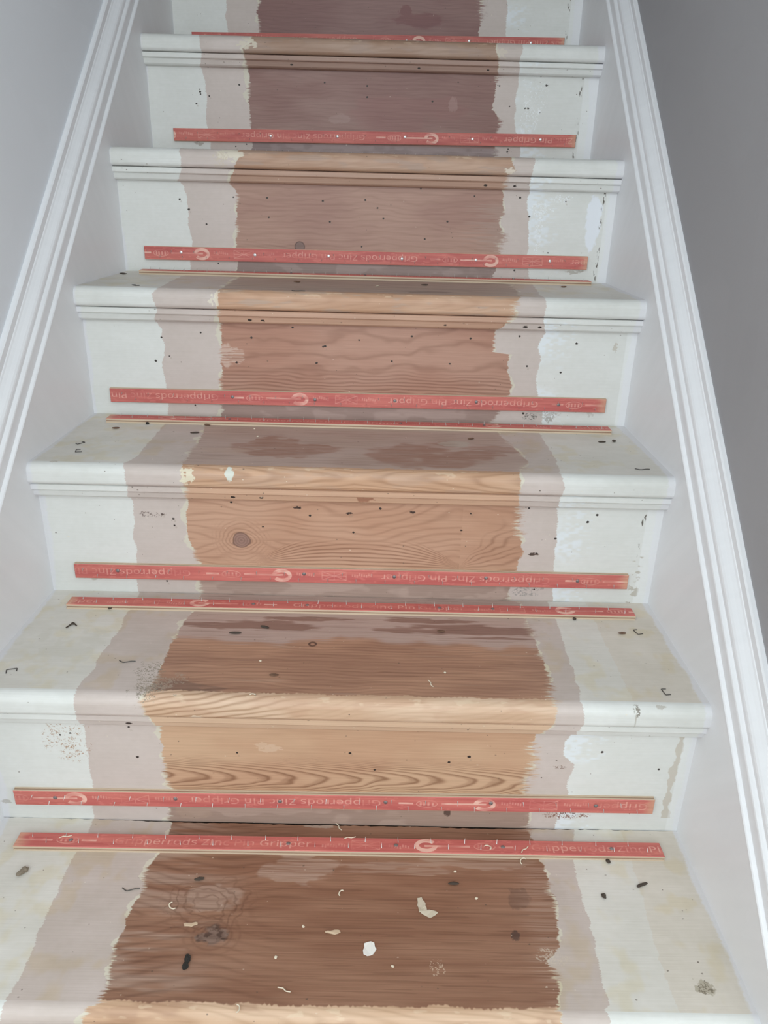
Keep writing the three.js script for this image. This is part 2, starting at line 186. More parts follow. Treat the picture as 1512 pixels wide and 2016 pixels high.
function treadWood(k, D) {
  const P = TW[k], sd = 50 + k * 11.3;
  return (x, s, fr) => {
    const warp = fb(x / 80 + sd, s / 30) - 0.5;
    const eN = D - 2 + (vn(x / 2.2 + sd, 3) - 0.5) * 2 + (fb(x / 34 + sd, 9) - 0.5) * (k > 2 ? 12 : 6), nose = sst(eN - 1, eN + 1, s);
    let c, g = 0, dark = 0;
    const fine = vn(x / 90 + sd, s / 1.0), fine2 = vn(x / 24 + sd, s / 0.6);
    if (nose < 1) {
      c = mixc(P.a, P.b, sst(0.25, 0.75, fb(x / 95 + sd, s / 16)));
      if (k === 0) {
        const kd1 = Math.hypot((x + 138) * 0.8, (s - 116) * 1.15) + (fb(x / 24 + 5, s / 16) - 0.5) * 26, kd2 = Math.hypot((x + 127) * 0.8, s - 151);
        g = ring((s + warp * 14 + 18 * Math.exp(-(((x + 138) / 60) ** 2)) * (s > 130 ? 1 : -1)) / 11, 3.5) * (0.1 + 0.3 * sst(-20, -160, x));
        if (kd1 < 52) g = Math.max(g, ring(kd1 / 8.5 + warp * 2, 4) * 0.62 * sst(48, 26, kd1) * sst(6, 14, kd1)); if (kd2 < 32) g = Math.max(g, ring(kd2 / 7, 2.5) * 0.4 * sst(32, 16, kd2));
        const kn = sst(14, 9, kd2 + (fb(x / 7, s / 7) - 0.5) * 14); c = mixc(c, mixc([84, 64, 56], [130, 108, 98], sst(0.45, 0.65, fb(x / 6 + 4, s / 5))), kn * 0.9);
        c = mixc(c, [84, 62, 54], Math.max(blob(x, s, 180, 145, 6, 7), blob(x, s, 190, 100, 13, 16) * 0.4) * 0.8);
        const left = sst(-60, -215, x + warp * 90);
        const film = Math.max(Math.max(blob(x, s, -50, 66, 44, 22, 2.2) * 0.8, blob(x, s, 60, 64, 70, 9, 2.4) * 0.6, blob(x, s, 155, 51, 60, 14, 2) * 0.65) * (0.35 + 0.65 * sst(0.3, 0.6, fine2 * 0.5 + fine * 0.5)), blob(x, s, -136, 106, 32, 18, 1.3) * 0.75, left * 0.7 * sst(0.35, 0.65, fb(x / 60, s / 8 + sd)), sst(185, 215, x + warp * 40) * 0.45 * sst(0.3, 0.7, fine));
        c = mixc(c, P.film, film);
      } else if (k === 1) {
        const ed = 114 + (fb(x / 60, 4.4) - 0.5) * 34 + (vn(x / 200 + 3, 1) - 0.5) * 24;
        const film = sst(ed + 6, ed - 6, s + (fine - 0.5) * 12); const st = Math.max(blob(x, s, -130, 78, 90, 12, 2.6), blob(x, s, 160, 82, 120, 15, 2.8), blob(x, s, -60, 60, 55, 6, 2.4), blob(x, s, 90, 58, 60, 7, 2.6));
        c = mixc(c, mixc(P.film, [132, 98, 86], st * 0.75), film);
        const lo = (1 - film); g = lo * ring((s + warp * 14) / 6.4, 2) * 0.3; c = mixc(c, [178, 148, 130], lo * sst(0.7, 0.85, fb(x / 110 + 3, s / 7)) * 0.55);
        c = mixc(c, [118, 92, 80], blob(x, s, -190, 212, 60, 14, 1.8) * 0.6); const rk = Math.hypot(x + 45, s - 119); c = mixc(c, [104, 76, 64], sst(6, 4.6, rk) * sst(2, 3.4, rk));
      } else if (k === 2) {
        const st = Math.max(blob(x, s, -95, 150, 66, 34, 2.4), blob(x, s, -110, 112, 34, 16, 2.6) * 0.9, blob(x, s, 108, 162, 100, 52, 2.2), blob(x, s, 190, 130, 60, 16, 2.6) * 0.7);
        c = mixc(P.film, c, sst(0.3, 0.7, fb(x / 80, s / 30 + sd)) * 0.7); c = mixc(c, [154, 116, 101], st * (0.3 + 0.6 * sst(0.3, 0.65, fine * 0.6 + fb(x / 22, s / 7) * 0.4)));
        c = mixc(c, [186, 176, 164], blob(x, s, 136, 112, 24, 16, 1.6) * 0.7); c = mixc(c, [188, 162, 148], blob(x, s, -172, 162, 36, 12, 0.6) * 0.6);
      } else { c = mixc(c, P.film, sst(0.4, 0.7, fb(x / 90, s / 24 + sd)) * 0.8); g = ring((s + warp * 30) / 14, 4) * 0.3; c = mixc(c, [112, 96, 88], blob(x, s, 90, 190, 44, 14, 2.4) * 0.5); }
      c = mixc(c, [c[0] * 0.74, c[1] * 0.69, c[2] * 0.66], g); const st2 = (fine - 0.5) * 13 + (fine2 - 0.5) * 8; c = [c[0] + st2, c[1] + st2 * 0.92, c[2] + st2 * 0.85];
      dark = sst(0.73, 0.8, vn(x / 60 + 7, s / 1.3 + sd)); c = mixc(c, [c[0] * 0.8, c[1] * 0.77, c[2] * 0.75], dark * 0.35);
    }
    if (nose > 0) {
      let n = mixc(P.nose, [P.nose[0] - 10, P.nose[1] - 14, P.nose[2] - 16], sst(0.3, 0.7, fb(x / 90 + sd, s / 20)));
      const sc = D + 15, dir = k === 2 ? (x < 0 ? 1 : -1) : 1; const t = k === 1 ? (x * 0.6 + (s - D) * 3.2 + warp * 46) / 21 : (dir * x + 0.42 * (s - sc) ** 2 + warp * 70) / 52;
      const fade = k === 1 ? sst(-20, -120, x) * 0.8 + 0.15 : k === 2 ? 0.6 : k === 0 ? 0.35 : 0.18; const gn = ring(t, 2.6) * fade;
      n = mixc(n, [n[0] * 0.76, n[1] * 0.7, n[2] * 0.64], gn * 0.75);
      const worn = sst(0.55, 0.7, fb(x / 40 + sd, s / 9)) * (k > 2 ? 0.6 : 0.25); n = mixc(n, P.a, worn);
      n = mixc(n, [226, 204, 176], sst(0.66, 0.76, fb(x / 16 + sd, s / 5 + 8)) * sst(D - 2, D + 4, s) * sst(D + 16, D + 8, s) * 0.5);
      const st = (fine - 0.5) * 12; n = [n[0] + st, n[1] + st, n[2] + st]; c = c && nose < 1 ? mixc(c, n, nose) : n; g = g * (1 - nose) + gn * nose;
    }
    return [c[0], c[1], c[2], -g * 0.8 - dark * 0.6 + (fine2 - 0.5) * 0.6];
  };
}

// caulked and cracked strip along each riser's end against the string
function caulkFn(k) {
  const sd = k * 5.1;
  return (x, s, put) => {
    if (x < 352) return;
    const xc = { 1: 377, 2: 372, 3: 380, 4: 381, 5: 373, 6: 378 }[k], w = 3.2 + (fb(s / 9, sd) - 0.5) * 7, d = Math.abs(x - xc - (fb(s / 22, sd + 2) - 0.5) * 7);
    if (k === 1 && s > 20) put([203, 196, 184], sst(w + 1, w, d) * 0.9);
    if (x > xc + 3) put([240, 242, 243], sst(xc + 3, xc + 5, x) * 0.45);
    if (k === 4) { put([234, 238, 244], sst(0, 0.3, 1 - ((x - 368) / 14) ** 2 - ((s - 95) / 46) ** 2 + (fb(x / 8, s / 10) - 0.5) * 1.2)); }
    if (k >= 4 || k === 2) { const cr = sst(0.62, 0.72, vn(x / 1.4 + sd, s / 4.5)) * sst(2.6, 1.2, d) * sst(0.4, 0.55, fb(s / 18 + sd, 2)); put([78, 70, 62], cr * 0.85); }
    if (k === 2 && s < 70) put([186, 180, 168], sst(0.62, 0.7, fb(x / 9 + 4, s / 7)) * sst(9, 4, Math.abs(x - 374)) * 0.8);
  };
}
const GREY = [176, 168, 158];
const RMARKS = {
  1: [[-86, 110, 12, 6, [212, 182, 156], 0.8, 1.4], [-96, 114, 8, 4, [212, 182, 156], 0.7, 1], [258, 20, 26, 6, [132, 92, 78], 0.8, 1.4, 0, 0.55], [264, 24, 14, 4, [96, 72, 62], 0.8, 1, 0, 0.6], [120, 21, 4, 5, [84, 66, 58], 0.8], [-398, 25, 6, 3, [180, 176, 168], 0.7], [-318, 118, 26, 30, [168, 136, 112], 0.8, 1.5, 0, 0.66], [-304, 98, 22, 18, [168, 130, 104], 0.8, 1.5, 0, 0.66], [245, 92, 8, 3, [120, 96, 84], 0.7, 1, 0, 0.55]],
  2: [[-345, 21, 9, 3.5, [196, 192, 182], 0.9], [326, 32, 12, 4, GREY, 0.7, 2], [356, 34, 6, 5, GREY, 0.8, 1.4], [-74, 128, 5, 1.8, [66, 46, 38], 0.9, 1.6], [-7, 122, 4, 1.6, [66, 46, 38], 0.9, 1.6], [74, 125.5, 4, 1.6, [66, 46, 38], 0.9, 1], [236, 70, 6, 2, [84, 66, 58], 0.85, 1.6], [-262, 114, 16, 5, [110, 94, 88], 0.8, 1, 0, 0.62], [13, 146, 12, 4, [150, 104, 80], 0.6], [230, 18, 20, 9, [150, 144, 140], 0.7, 1.4, 0, 0.5]],
  3: [[268, 13, 26, 8, [186, 182, 176], 0.7, 1.4, 0, 0.45], [255, 12, 12, 5, [98, 90, 84], 0.8, 1.2, 0, 0.55], [284, 9, 6, 5, [170, 166, 160], 0.7, 2], [370, 118, 4, 7, [196, 190, 178], 0.8, 2], [345, 18, 6, 4, [190, 186, 180], 0.5, 2]],
  4: [[345, 18, 12, 4, [176, 170, 160], 0.7, 2.4], [288, 112, 22, 14, [242, 246, 248], 0.9, 1, 0, 0.62], [280, 80, 7, 44, [242, 246, 248], 0.9, 1, 0, 0.62], [310, 128, 20, 6, [242, 246, 248], 0.9, 1, 0, 0.58]],
  5: [[290, 110, 26, 30, [244, 247, 248], 0.9, 1, 0, 0.68], [284, 70, 16, 34, [244, 247, 248], 0.9, 1, 0, 0.64], [302, 86, 4, 3, [244, 247, 248], 0.9, 2], [-312, 20, 8, 3, [150, 142, 132], 0.6, 2]], 6: [],
};

// ---------- staircase ----------
const staircase = new THREE.Group(); staircase.name = 'staircase'; scene.add(staircase);
tag(staircase, 'painted wooden staircase, bare wood down the middle, between two white strings', 'staircase');
const XS = (() => { const a = []; for (let i = 0; i <= 90; i++) a.push(-0.425 + 0.85 * i / 90); return a; })();
const boardMat = (t, rough, bs = 0.0004) => new THREE.MeshStandardMaterial({ map: t.map, bumpMap: t.bumpMap, bumpScale: bs, roughness: rough });
const treadMats = {}, riserMats = {}, mouldMats = {}, treadD = {};
const S_LO = -14, NOSE_ARC = rr * Math.PI / 2, ARC2 = 9;
function treadBands(k) {
  const t = DATA.tr[k], B = {};
  for (const n of ['L1', 'L2', 'R1', 'R2']) B[n] = sorted(t[n]);
  if (t.R3) B.R3 = sorted(t.R3); return B;
}
const TMARKS = {
  0: [[352, 196, 10, 9, [160, 150, 130], 0.6, 1.2], [353, 197, 8, 7, [116, 106, 90], 0.8, 1, 0, 0.5], [98, 182, 8, 12, [206, 186, 164], 0.8, 1, 0, 0.58], [-30, 3, 18, 5, [176, 156, 142], 0.8, 1], [211, 168, 16, 9, [206, 192, 176], 0.7, 1, 0, 0.5]],
  1: [[-220, 195, 18, 36, [140, 130, 114], 0.8, 1.4, 0, 0.58], [-214, 214, 16, 10, [120, 110, 98], 0.8, 1.4, 0, 0.52], [-200, 205, 26, 18, [168, 152, 136], 0.7, 1.6, 0, 0.45], [313, 231, 4, 7, [118, 110, 98], 0.8, 1, 0, 0.45], [313, 245, 1, 12, [170, 162, 150], 0.5, 1], [340, 226, 6, 3, [170, 162, 150], 0.5, 1], [-330, 130, 40, 30, [206, 202, 190], 0.4, 2.6], [-160, 252, 8, 4, [226, 206, 184], 0.8, 1]],
  2: [[-154, 236, 6, 10, [216, 220, 210], 0.95, 0.6], [-206, 240, 9, 9, [228, 220, 196], 0.9, 1.8], [-372, 222, 5, 3, [190, 180, 166], 0.6, 2]],
  3: [[-206, 238, 8, 10, [228, 220, 202], 0.8, 2.2]], 4: [[-215, 240, 18, 9, [222, 212, 194], 0.9, 2.4], [-228, 247, 12, 12, [206, 192, 172], 0.8, 1, 0, 0.5], [222, 254, 8, 4, [224, 212, 196], 0.9, 2]], 5: [[-214, 240, 14, 7, [214, 204, 186], 0.9, 2], [226, 242, 12, 8, [212, 200, 184], 0.7, 2.4]],
};
const XF = []; for (let i = 0; i <= 280; i++) XF.push(-0.425 + 0.85 * i / 280);
// open joint between a tread's back edge and the riser behind it, mm
function crack(k, x) { const X = x * 1000; const w = k === 0 ? 0.5 + 2.0 * sst(-330, -120, X) * sst(360, 160, X) + (vn(X / 5, 4) - 0.5) * 1.5 + (vn(X / 45, 8) - 0.4) * 1.4 : 0.15 + (k < 2 ? 1.1 : 0.5) * sst(-350, -200, X) * sst(330, 180, X) + (vn(X / 11 + k * 9, 4) - 0.5) * 1.0; return Math.max(0.1, w); }
function buildTread(k, matK) {
  const zf = (k >= 1 ? riserZ(k) : riserZ(k)) + OV, zb = k >= 6 ? zf - 0.24 : riserZ(k + 1), Y = topY(k), D = (zf - zb) * 1000 - rr, sHi = D + NOSE_ARC + (TH * 1000 - rr - 6) + ARC2;
  if (!treadMats[matK]) {
    const t = makeBoard({ H: 640, sLo: S_LO, sHi, bands: treadBands(matK), seed: 20 + matK, wood: treadWood(matK, D), tread: true, D, marks: TMARKS[matK], rag: 0.8 });
    treadMats[matK] = boardMat(t, 0.52, 0.0005);
  }
  const prof = (x) => {
    const top = [], nose = [], c = crack(k, x);
    top.push([Y, zb + c * MM, c], [Y, zb + D * MM, D]);
    for (let i = 0; i <= 8; i++) { const a = i / 8 * Math.PI / 2; nose.push([Y - rr * MM * (1 - Math.cos(a)), zb + D * MM + rr * MM * Math.sin(a), D + rr * a]); }
    const q = 6, st = D + NOSE_ARC; for (let i = 0; i <= 5; i++) { const a = i / 5 * Math.PI / 2; nose.push([Y - TH + q * MM - q * MM * Math.sin(a), zf - q * MM * (1 - Math.cos(a)), st + (TH * 1000 - rr - q) + q * a]); }
    const all = top.slice(0, 1).concat(nose);
    return [all, [[Y - TH, zf - q * MM, sHi - 0.2], [Y - TH, zb + c * MM, sHi]], [[Y - TH, zb + c * MM, -12], [Y, zb + c * MM, -4]]];
  };
  const m = mesh('tread', sweepX(XF, prof, S_LO, sHi, XLO, XHI), treadMats[matK], staircase); m.geometry.computeVertexNormals();
  return m;
}
function buildRiser(k, matK) {
  const y0 = topY(k - 1), y1 = topY(k) - TH, z = riserZ(k), Hm = 172;
  if (!riserMats[matK]) {
    const d = DATA.ris[matK], B = {}; for (const n of ['L1', 'L2', 'R1', 'R2']) B[n] = sorted(d[n]);
    const t = makeBoard({ H: 430, sLo: -4, sHi: Hm, bands: B, seed: matK, wood: riserWood(matK), holes: DATA.holes[matK] || [], marks: RMARKS[matK], caulk: caulkFn(matK), rag: 1.2 });
    riserMats[matK] = boardMat(t, 0.5, 0.0003);
  }
  const yb = y0 - 0.024;
  const prof = () => [[[yb, z, -3.5], [y0 - 0.0008, z, -1.2]], [[y0 - 0.0008, z, 0], [y1, z, (y1 - y0) * 1000]], [[y1, z, 170], [y1, z - 0.016, 171]], [[y1, z - 0.016, 170], [yb, z - 0.016, 0]], [[yb, z - 0.016, -3], [yb, z, -3]]];
  return mesh('riser', sweepX([-0.425, 0.425], prof, -4, Hm, XLO, XHI), riserMats[matK], staircase);
}
// two-stepped scotia under each nosing
function buildMould(k, matK) {
  const y = topY(k) - TH - 0.0009, z = riserZ(k), sHi = 52;
  const P = [[0, 0], [0, 15.6], [1, 17], [7.2, 17], [8.4, 16], [9.0, 13.2], [9.8, 12.8], [10.4, 13.2], [16.6, 11.4], [18.6, 9.2], [19.6, 5.2], [19.8, 0]];   // [drop, out from the riser]
  if (!mouldMats[matK]) {
    const t = DATA.tr[matK], d = DATA.ris[matK], B = {};
    for (const n of ['L1', 'L2', 'R1', 'R2']) { const a = sorted(t[n]).slice(-1)[0][0], q = sorted(d[n]).slice(-1)[0][0]; B[n] = [[a, 14], [q, 42]]; }
    const w0 = TW[matK].nose, wr = RW[matK].a; const base = mixc(w0, wr, 0.45);
    const tx = makeBoard({ H: 96, sLo: 0, sHi, bands: B, seed: 60 + matK, rag: 0.7, holes: (DATA.mholes[matK] || []).map((x) => [x, 33, 2.4]), marks: matK === 2 ? [[14, 31, 12, 6, [148, 100, 78], 0.7]] : [],
      wood: (x, s) => { const st = (vn(x / 80 + matK, s / 0.9) - 0.5) * 14, b = fb(x / 90, s / 30 + matK) * 14 - 7; return [base[0] + st + b, base[1] + st + b, base[2] + st * 0.8 + b, 0]; } });
    mouldMats[matK] = boardMat(tx, 0.5, 0.0002);
  }
  let s = 0; const pts = P.map((p, i) => { if (i) s += Math.hypot(p[0] - P[i - 1][0], p[1] - P[i - 1][1]); return [y - p[0] * MM, z + p[1] * MM, s]; });
  const strips = []; for (let i = 1; i < pts.length; i++) strips.push([pts[i - 1], pts[i]]);
  strips.push([[pts[pts.length - 1][0], z, s], [y, z - 0.0, 0]]);
  return mesh('scotia_moulding', sweepX(XS, () => strips, 0, sHi, XLO, XHI), mouldMats[matK], staircase);
}
for (let k = 1; k <= 6; k++) buildRiser(k, k);
for (let k = 0; k <= 5; k++) buildTread(k, k);
for (let k = 1; k <= 5; k++) buildMould(k, k);
buildRiser(0, 1); buildMould(0, 1); buildTread(-1, 1); buildRiser(-1, 2); buildMould(-1, 2);     // the steps below the picture, down to the hall

// ---------- strings with their moulded cap ----------
const stringPaint = (() => {
  const W = 512, H = 512, d = new Uint8Array(W * H * 4), b = new Uint8Array(W * H * 4);
  for (let j = 0; j < H; j++) for (let i = 0; i < W; i++) { const k = (j * W + i) * 4, v = (fb(i / 46, j / 46) - 0.5) * 5 + (vn(i / 5, j / 90) - 0.5) * 3; d[k] = 239 + v; d[k + 1] = 240 + v; d[k + 2] = 243 + v; d[k + 3] = 255; b[k] = b[k + 1] = b[k + 2] = 128 + (vn(i / 3, j / 60) - 0.5) * 90; b[k + 3] = 255; }
  const m = dataTex(d, W, H, true), bm = dataTex(b, W, H, false); for (const t of [m, bm]) t.wrapS = t.wrapT = THREE.RepeatWrapping;
  return new THREE.MeshStandardMaterial({ map: m, bumpMap: bm, bumpScale: 0.00015, roughness: 0.42 });
})();
const PHI = Math.atan2(RISE, GO), COS = Math.cos(PHI), SIN = Math.sin(PHI);
const DEPTH = 30;                                     // string face to wall, mm
// [height above the string's inner arris, depth towards the wall] square to the pitch
const CAP = [[0, 0], [0.8, -0.6], [2, 0.4], [3.4, 4.2], [16.5, 4.6], [18, 5.2], [19.5, 7.4], [20.6, 9.4], [25, 9.8], [27, 10.6], [29, 12.6], [32, 17], [35, 20.6], [36.8, 21.8], [37.4, 22.8], [45.8, 23.2], [47.2, 25.2], [47.6, DEPTH]];
function sideGeo(side, pts, closed) {                 // sweep a profile up the pitch on one side
  const x0 = side < 0 ? -0.405 : 0.395, oy = 0.2455 * COS, s0 = -1.15, s1 = 1.75, pos = [], uv = [], idx = []; let acc = 0;
  const at = (s, h, d) => { const y = s * SIN + (oy + h * MM) * COS, z = -s * COS + (oy + h * MM) * SIN; return [x0 + SKEW * -z + side * d * MM, y, z]; };
  for (let i = 0; i + 1 < pts.length; i++) {
    const b = pos.length / 3, l = Math.hypot(pts[i + 1][0] - pts[i][0], pts[i + 1][1] - pts[i][1]) * MM;
    for (const [q, a] of [[pts[i], acc], [pts[i + 1], acc + l]]) for (const s of [s0, s1]) { pos.push(...at(s, q[0], q[1])); uv.push(s * 1.2, a * 1.2); }
    acc += l; if (side < 0) idx.push(b, b + 1, b + 3, b, b + 3, b + 2); else idx.push(b, b + 3, b + 1, b, b + 2, b + 3);
  }
  const g = new THREE.BufferGeometry(); g.setAttribute('position', new THREE.Float32BufferAttribute(pos, 3)); g.setAttribute('uv', new THREE.Float32BufferAttribute(uv, 2)); g.setIndex(idx); g.computeVertexNormals(); return g;
}
for (const side of [-1, 1]) {
  const st = mesh('string_board', sideGeo(side, [[-300, 0], [0, 0], [0, DEPTH], [-300, DEPTH], [-300, 0]]), stringPaint, staircase);
  mesh('cap_moulding', sideGeo(side, CAP.concat([[0, DEPTH], [0, 0]])), stringPaint, st);
}

// ---------- the setting: walls, landing, hall, window ----------
function plaster(rgb) {
  const W = 512, H = 512, d = new Uint8Array(W * H * 4), b = new Uint8Array(W * H * 4);
  for (let j = 0; j < H; j++) for (let i = 0; i < W; i++) { const k = (j * W + i) * 4, v = (fb(i / 60, j / 60) - 0.5) * 4; d[k] = rgb[0] + v; d[k + 1] = rgb[1] + v; d[k + 2] = rgb[2] + v; d[k + 3] = 255; b[k] = b[k + 1] = b[k + 2] = 128 + (vn(i / 2.5, j / 2.5) - 0.5) * 100; b[k + 3] = 255; }
  const m = dataTex(d, W, H, true), bm = dataTex(b, W, H, false); for (const t of [m, bm]) { t.wrapS = t.wrapT = THREE.RepeatWrapping; t.repeat.set(3, 3); }
  return new THREE.MeshStandardMaterial({ map: m, bumpMap: bm, bumpScale: 0.0002, roughness: 0.85 });
}
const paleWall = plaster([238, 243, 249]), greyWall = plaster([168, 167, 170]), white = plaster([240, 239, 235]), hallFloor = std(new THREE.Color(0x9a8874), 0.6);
const FLOOR = -2 * RISE, CEIL = 2.15, CEIL2 = 3.5, ZB = WIN.z, ZE = -2.7, XL = -0.405 - DEPTH * MM, XR = 0.395 + DEPTH * MM, HALLX = -1.5, ZF = 0.3;
{
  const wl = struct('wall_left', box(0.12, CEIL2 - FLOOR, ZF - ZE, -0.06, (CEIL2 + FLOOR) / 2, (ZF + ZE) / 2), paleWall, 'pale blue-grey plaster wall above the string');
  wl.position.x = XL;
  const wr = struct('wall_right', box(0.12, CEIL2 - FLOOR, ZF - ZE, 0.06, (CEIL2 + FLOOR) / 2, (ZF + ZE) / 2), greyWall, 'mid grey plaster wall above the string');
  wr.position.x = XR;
  wl.rotation.y = wr.rotation.y = -Math.atan(SKEW);
  struct('floor', box(3.2, 0.1, ZB + 0.3, 0, FLOOR - 0.05, (ZB + 0.2) / 2), hallFloor, 'hall floor at the foot of the stairs');
  const zl = riserZ(6) + OV; struct('floor_upper', box(0.86, 0.06, zl - ZE, 0, topY(6) - 0.03, (zl + ZE) / 2), std(new THREE.Color(0xa9988a), 0.7), 'landing floor at the head of the stairs');
  struct('ceiling', box(3.2, 0.1, ZB + 0.5, 0, CEIL + 0.05, (ZB - 0.3) / 2 + 0.0), white, 'white hall ceiling');
  struct('ceiling_upper', box(1.3, 0.1, -0.1 - ZE + 0.3, 0, CEIL2 + 0.05, (-0.1 + ZE) / 2), white, 'white ceiling over the landing');
  struct('wall_bulkhead', box(1.2, CEIL2 - CEIL, 0.1, 0, (CEIL + CEIL2) / 2 + 0.1, -0.1), white, 'white bulkhead between hall ceiling and landing ceiling');
  struct('wall_landing', box(1.3, CEIL2 - FLOOR + 0.1, 0.1, 0, (CEIL2 + FLOOR) / 2, ZE - 0.05), greyWall, 'grey wall at the end of the landing');
  for (const [q, n] of [[-1, 'pale'], [1, 'grey']]) {
    struct(q < 0 ? 'wall_hall_left' : 'wall_hall_right', box(0.1, CEIL - FLOOR + 0.1, ZB - ZF + 0.15, q * (-HALLX + 0.05), (CEIL + FLOOR) / 2, (ZB + ZF) / 2), white, `white side wall of the hall on the ${n} wall's side`);
    struct(q < 0 ? 'wall_return_left' : 'wall_return_right', box(-HALLX - 0.45, CEIL - FLOOR + 0.1, 0.1, q * (0.45 - HALLX) / 2, (CEIL + FLOOR) / 2, ZF - 0.05), white, `white wall beside the stair foot on the ${n} wall's side`);
  }
  // back wall with the window opening
  const x0 = HALLX - 0.1, x1 = -HALLX + 0.1, y0 = FLOOR - 0.05, y1 = CEIL + 0.05, a = WIN.x - WIN.w / 2, b = WIN.x + WIN.w / 2, c = WIN.y - WIN.h / 2, e = WIN.y + WIN.h / 2, z = ZB + 0.06;
  struct('wall_back', mergeGeometries([box(a - x0, y1 - y0, 0.12, (x0 + a) / 2, (y0 + y1) / 2, z), box(x1 - b, y1 - y0, 0.12, (x1 + b) / 2, (y0 + y1) / 2, z), box(b - a, c - y0, 0.12, (a + b) / 2, (y0 + c) / 2, z), box(b - a, y1 - e, 0.12, (a + b) / 2, (e + y1) / 2, z)]), white, 'white end wall of the hall round the window');
  const fr = []; for (const xx of [a + 0.03, b - 0.03, (a + b) / 2]) fr.push(box(0.06, WIN.h, 0.06, xx, WIN.y, z)); for (const yy of [c + 0.03, e - 0.03]) fr.push(box(WIN.w, 0.06, 0.06, WIN.x, yy, z));
  const wn = struct('window_1', mergeGeometries(fr), std(0xf2f2f0, 0.4), 'white framed hall window with two panes');
  const glass = new THREE.MeshPhysicalMaterial({ color: 0xffffff, roughness: 0.02, transmission: 1, thickness: 0 });
  for (const q of [-1, 1]) mesh('pane', box(WIN.w / 2 - 0.09, WIN.h - 0.12, 0.004, WIN.x + q * (WIN.w / 4 - 0.015), WIN.y, z), glass, wn);
}

// ---------- carpet gripper strips ----------
const SW = 745, PERIOD = 475;
function printTex(len, phase, seed) {
  const W = 2048, H = 64, cv = document.createElement('canvas'); cv.width = W; cv.height = H; const g = cv.getContext('2d'), k = W / len, f = H / 20.5;
  g.fillStyle = '#000'; g.fillRect(0, 0, W, H); g.save(); g.scale(k, f);
  g.fillStyle = g.strokeStyle = '#fff'; g.lineCap = 'butt';
  for (let n = -2; n <= 2; n++) {
    const x = phase + len / 2 + n * PERIOD; g.globalAlpha = 0.55;
    g.save(); g.translate(x, 14.2); g.font = '12.5px sans-serif'; const w = g.measureText('Gripperrods Zinc Pin Gripper').width; g.scale(224 / w, 1); g.fillText('Gripperrods Zinc Pin Gripper', 0, 0); g.restore();
    g.globalAlpha = 0.38;                                // two lines of small illegible print either side of a flag mark
    for (const [a, b] of [[236, 262], [312, 334]]) for (let q = a; q < b; q += 3.1) g.fillRect(x + q, 9 + (q * 7 % 3), 1.9, 4);
    g.lineWidth = 0.9; g.strokeRect(x + 270, 5, 32, 12); g.beginPath(); for (const [p, q, r, s] of [[270, 5, 302, 17], [270, 17, 302, 5], [286, 5, 286, 17], [270, 11, 302, 11]]) { g.moveTo(x + p, q); g.lineTo(x + r, s); } g.stroke();
    g.globalAlpha = 0.92; g.lineWidth = 5; g.beginPath(); g.ellipse(x + 355, 10.2, 10.5, 7, 0, 0.08, 5.65); g.stroke();      // the round mark with its long bar
    g.lineWidth = 2.6; g.globalAlpha = 0.75; g.beginPath(); g.moveTo(x + 353, 10.8); g.lineTo(x + 405, 10.8); g.moveTo(x + 438, 10.8); g.lineTo(x + 455, 10.8); g.stroke();
    g.globalAlpha = 0.5; g.lineWidth = 1.1; g.beginPath(); g.ellipse(x + 422, 10.4, 12, 5, 0, 0, 6.29); g.stroke(); for (const q of [414, 419, 424, 428]) g.fillRect(x + q, 7.6, 2.4, 5.4);
  }
  g.restore();
  const src = g.getImageData(0, 0, W, H).data, out = new Uint8Array(W * H * 4), red = [205, 117, 107], red2 = [192, 100, 95], ink = [236, 190, 174], bare = [214, 176, 144];
  for (let j = 0; j < H; j++) for (let i = 0; i < W; i++) {
    const o = ((H - 1 - j) * W + i) * 4, x = i / k, s = j / f; let p = src[(j * W + i) * 4] / 255;
    p *= 0.35 + 0.8 * sst(0.3, 0.62, fb(x / 26 + seed, s / 9)); let c = mixc(red, red2, sst(0.3, 0.75, fb(x / 70 + seed * 3, s / 8))); c = mixc(c, ink, Math.min(1, p));
    const wear = sst(0.66, 0.8, fb(x / 8 + seed, s / 3)) * 0.4 + sst(1.6, 0.2, Math.min(s, 20.5 - s)) * 0.18; c = mixc(c, [226, 142, 130], wear); const st = (vn(x / 30 + seed, s / 0.6) - 0.5) * 16;
    const endb = Math.max(sst(8 + vn(s / 3, seed) * 14, 2, x) * 0.6, 0); c = mixc(c, bare, endb);
    out[o] = Math.min(255, c[0] + st); out[o + 1] = Math.min(255, c[1] + st); out[o + 2] = Math.min(255, c[2] + st); out[o + 3] = 255;
  }
  return dataTex(out, W, H, true);
}
const plyPale = std(new THREE.Color().setRGB(0.62, 0.49, 0.36), 0.8), plyDark = std(new THREE.Color().setRGB(0.34, 0.22, 0.15), 0.85), pinMat = std(new THREE.Color().setRGB(0.62, 0.6, 0.57), 0.35, { metalness: 0.8 });
const nailBright = std(new THREE.Color().setRGB(0.86, 0.86, 0.86), 0.28, { metalness: 0.5 }), nailDull = std(new THREE.Color().setRGB(0.26, 0.24, 0.24), 0.5, { metalness: 0.6 });
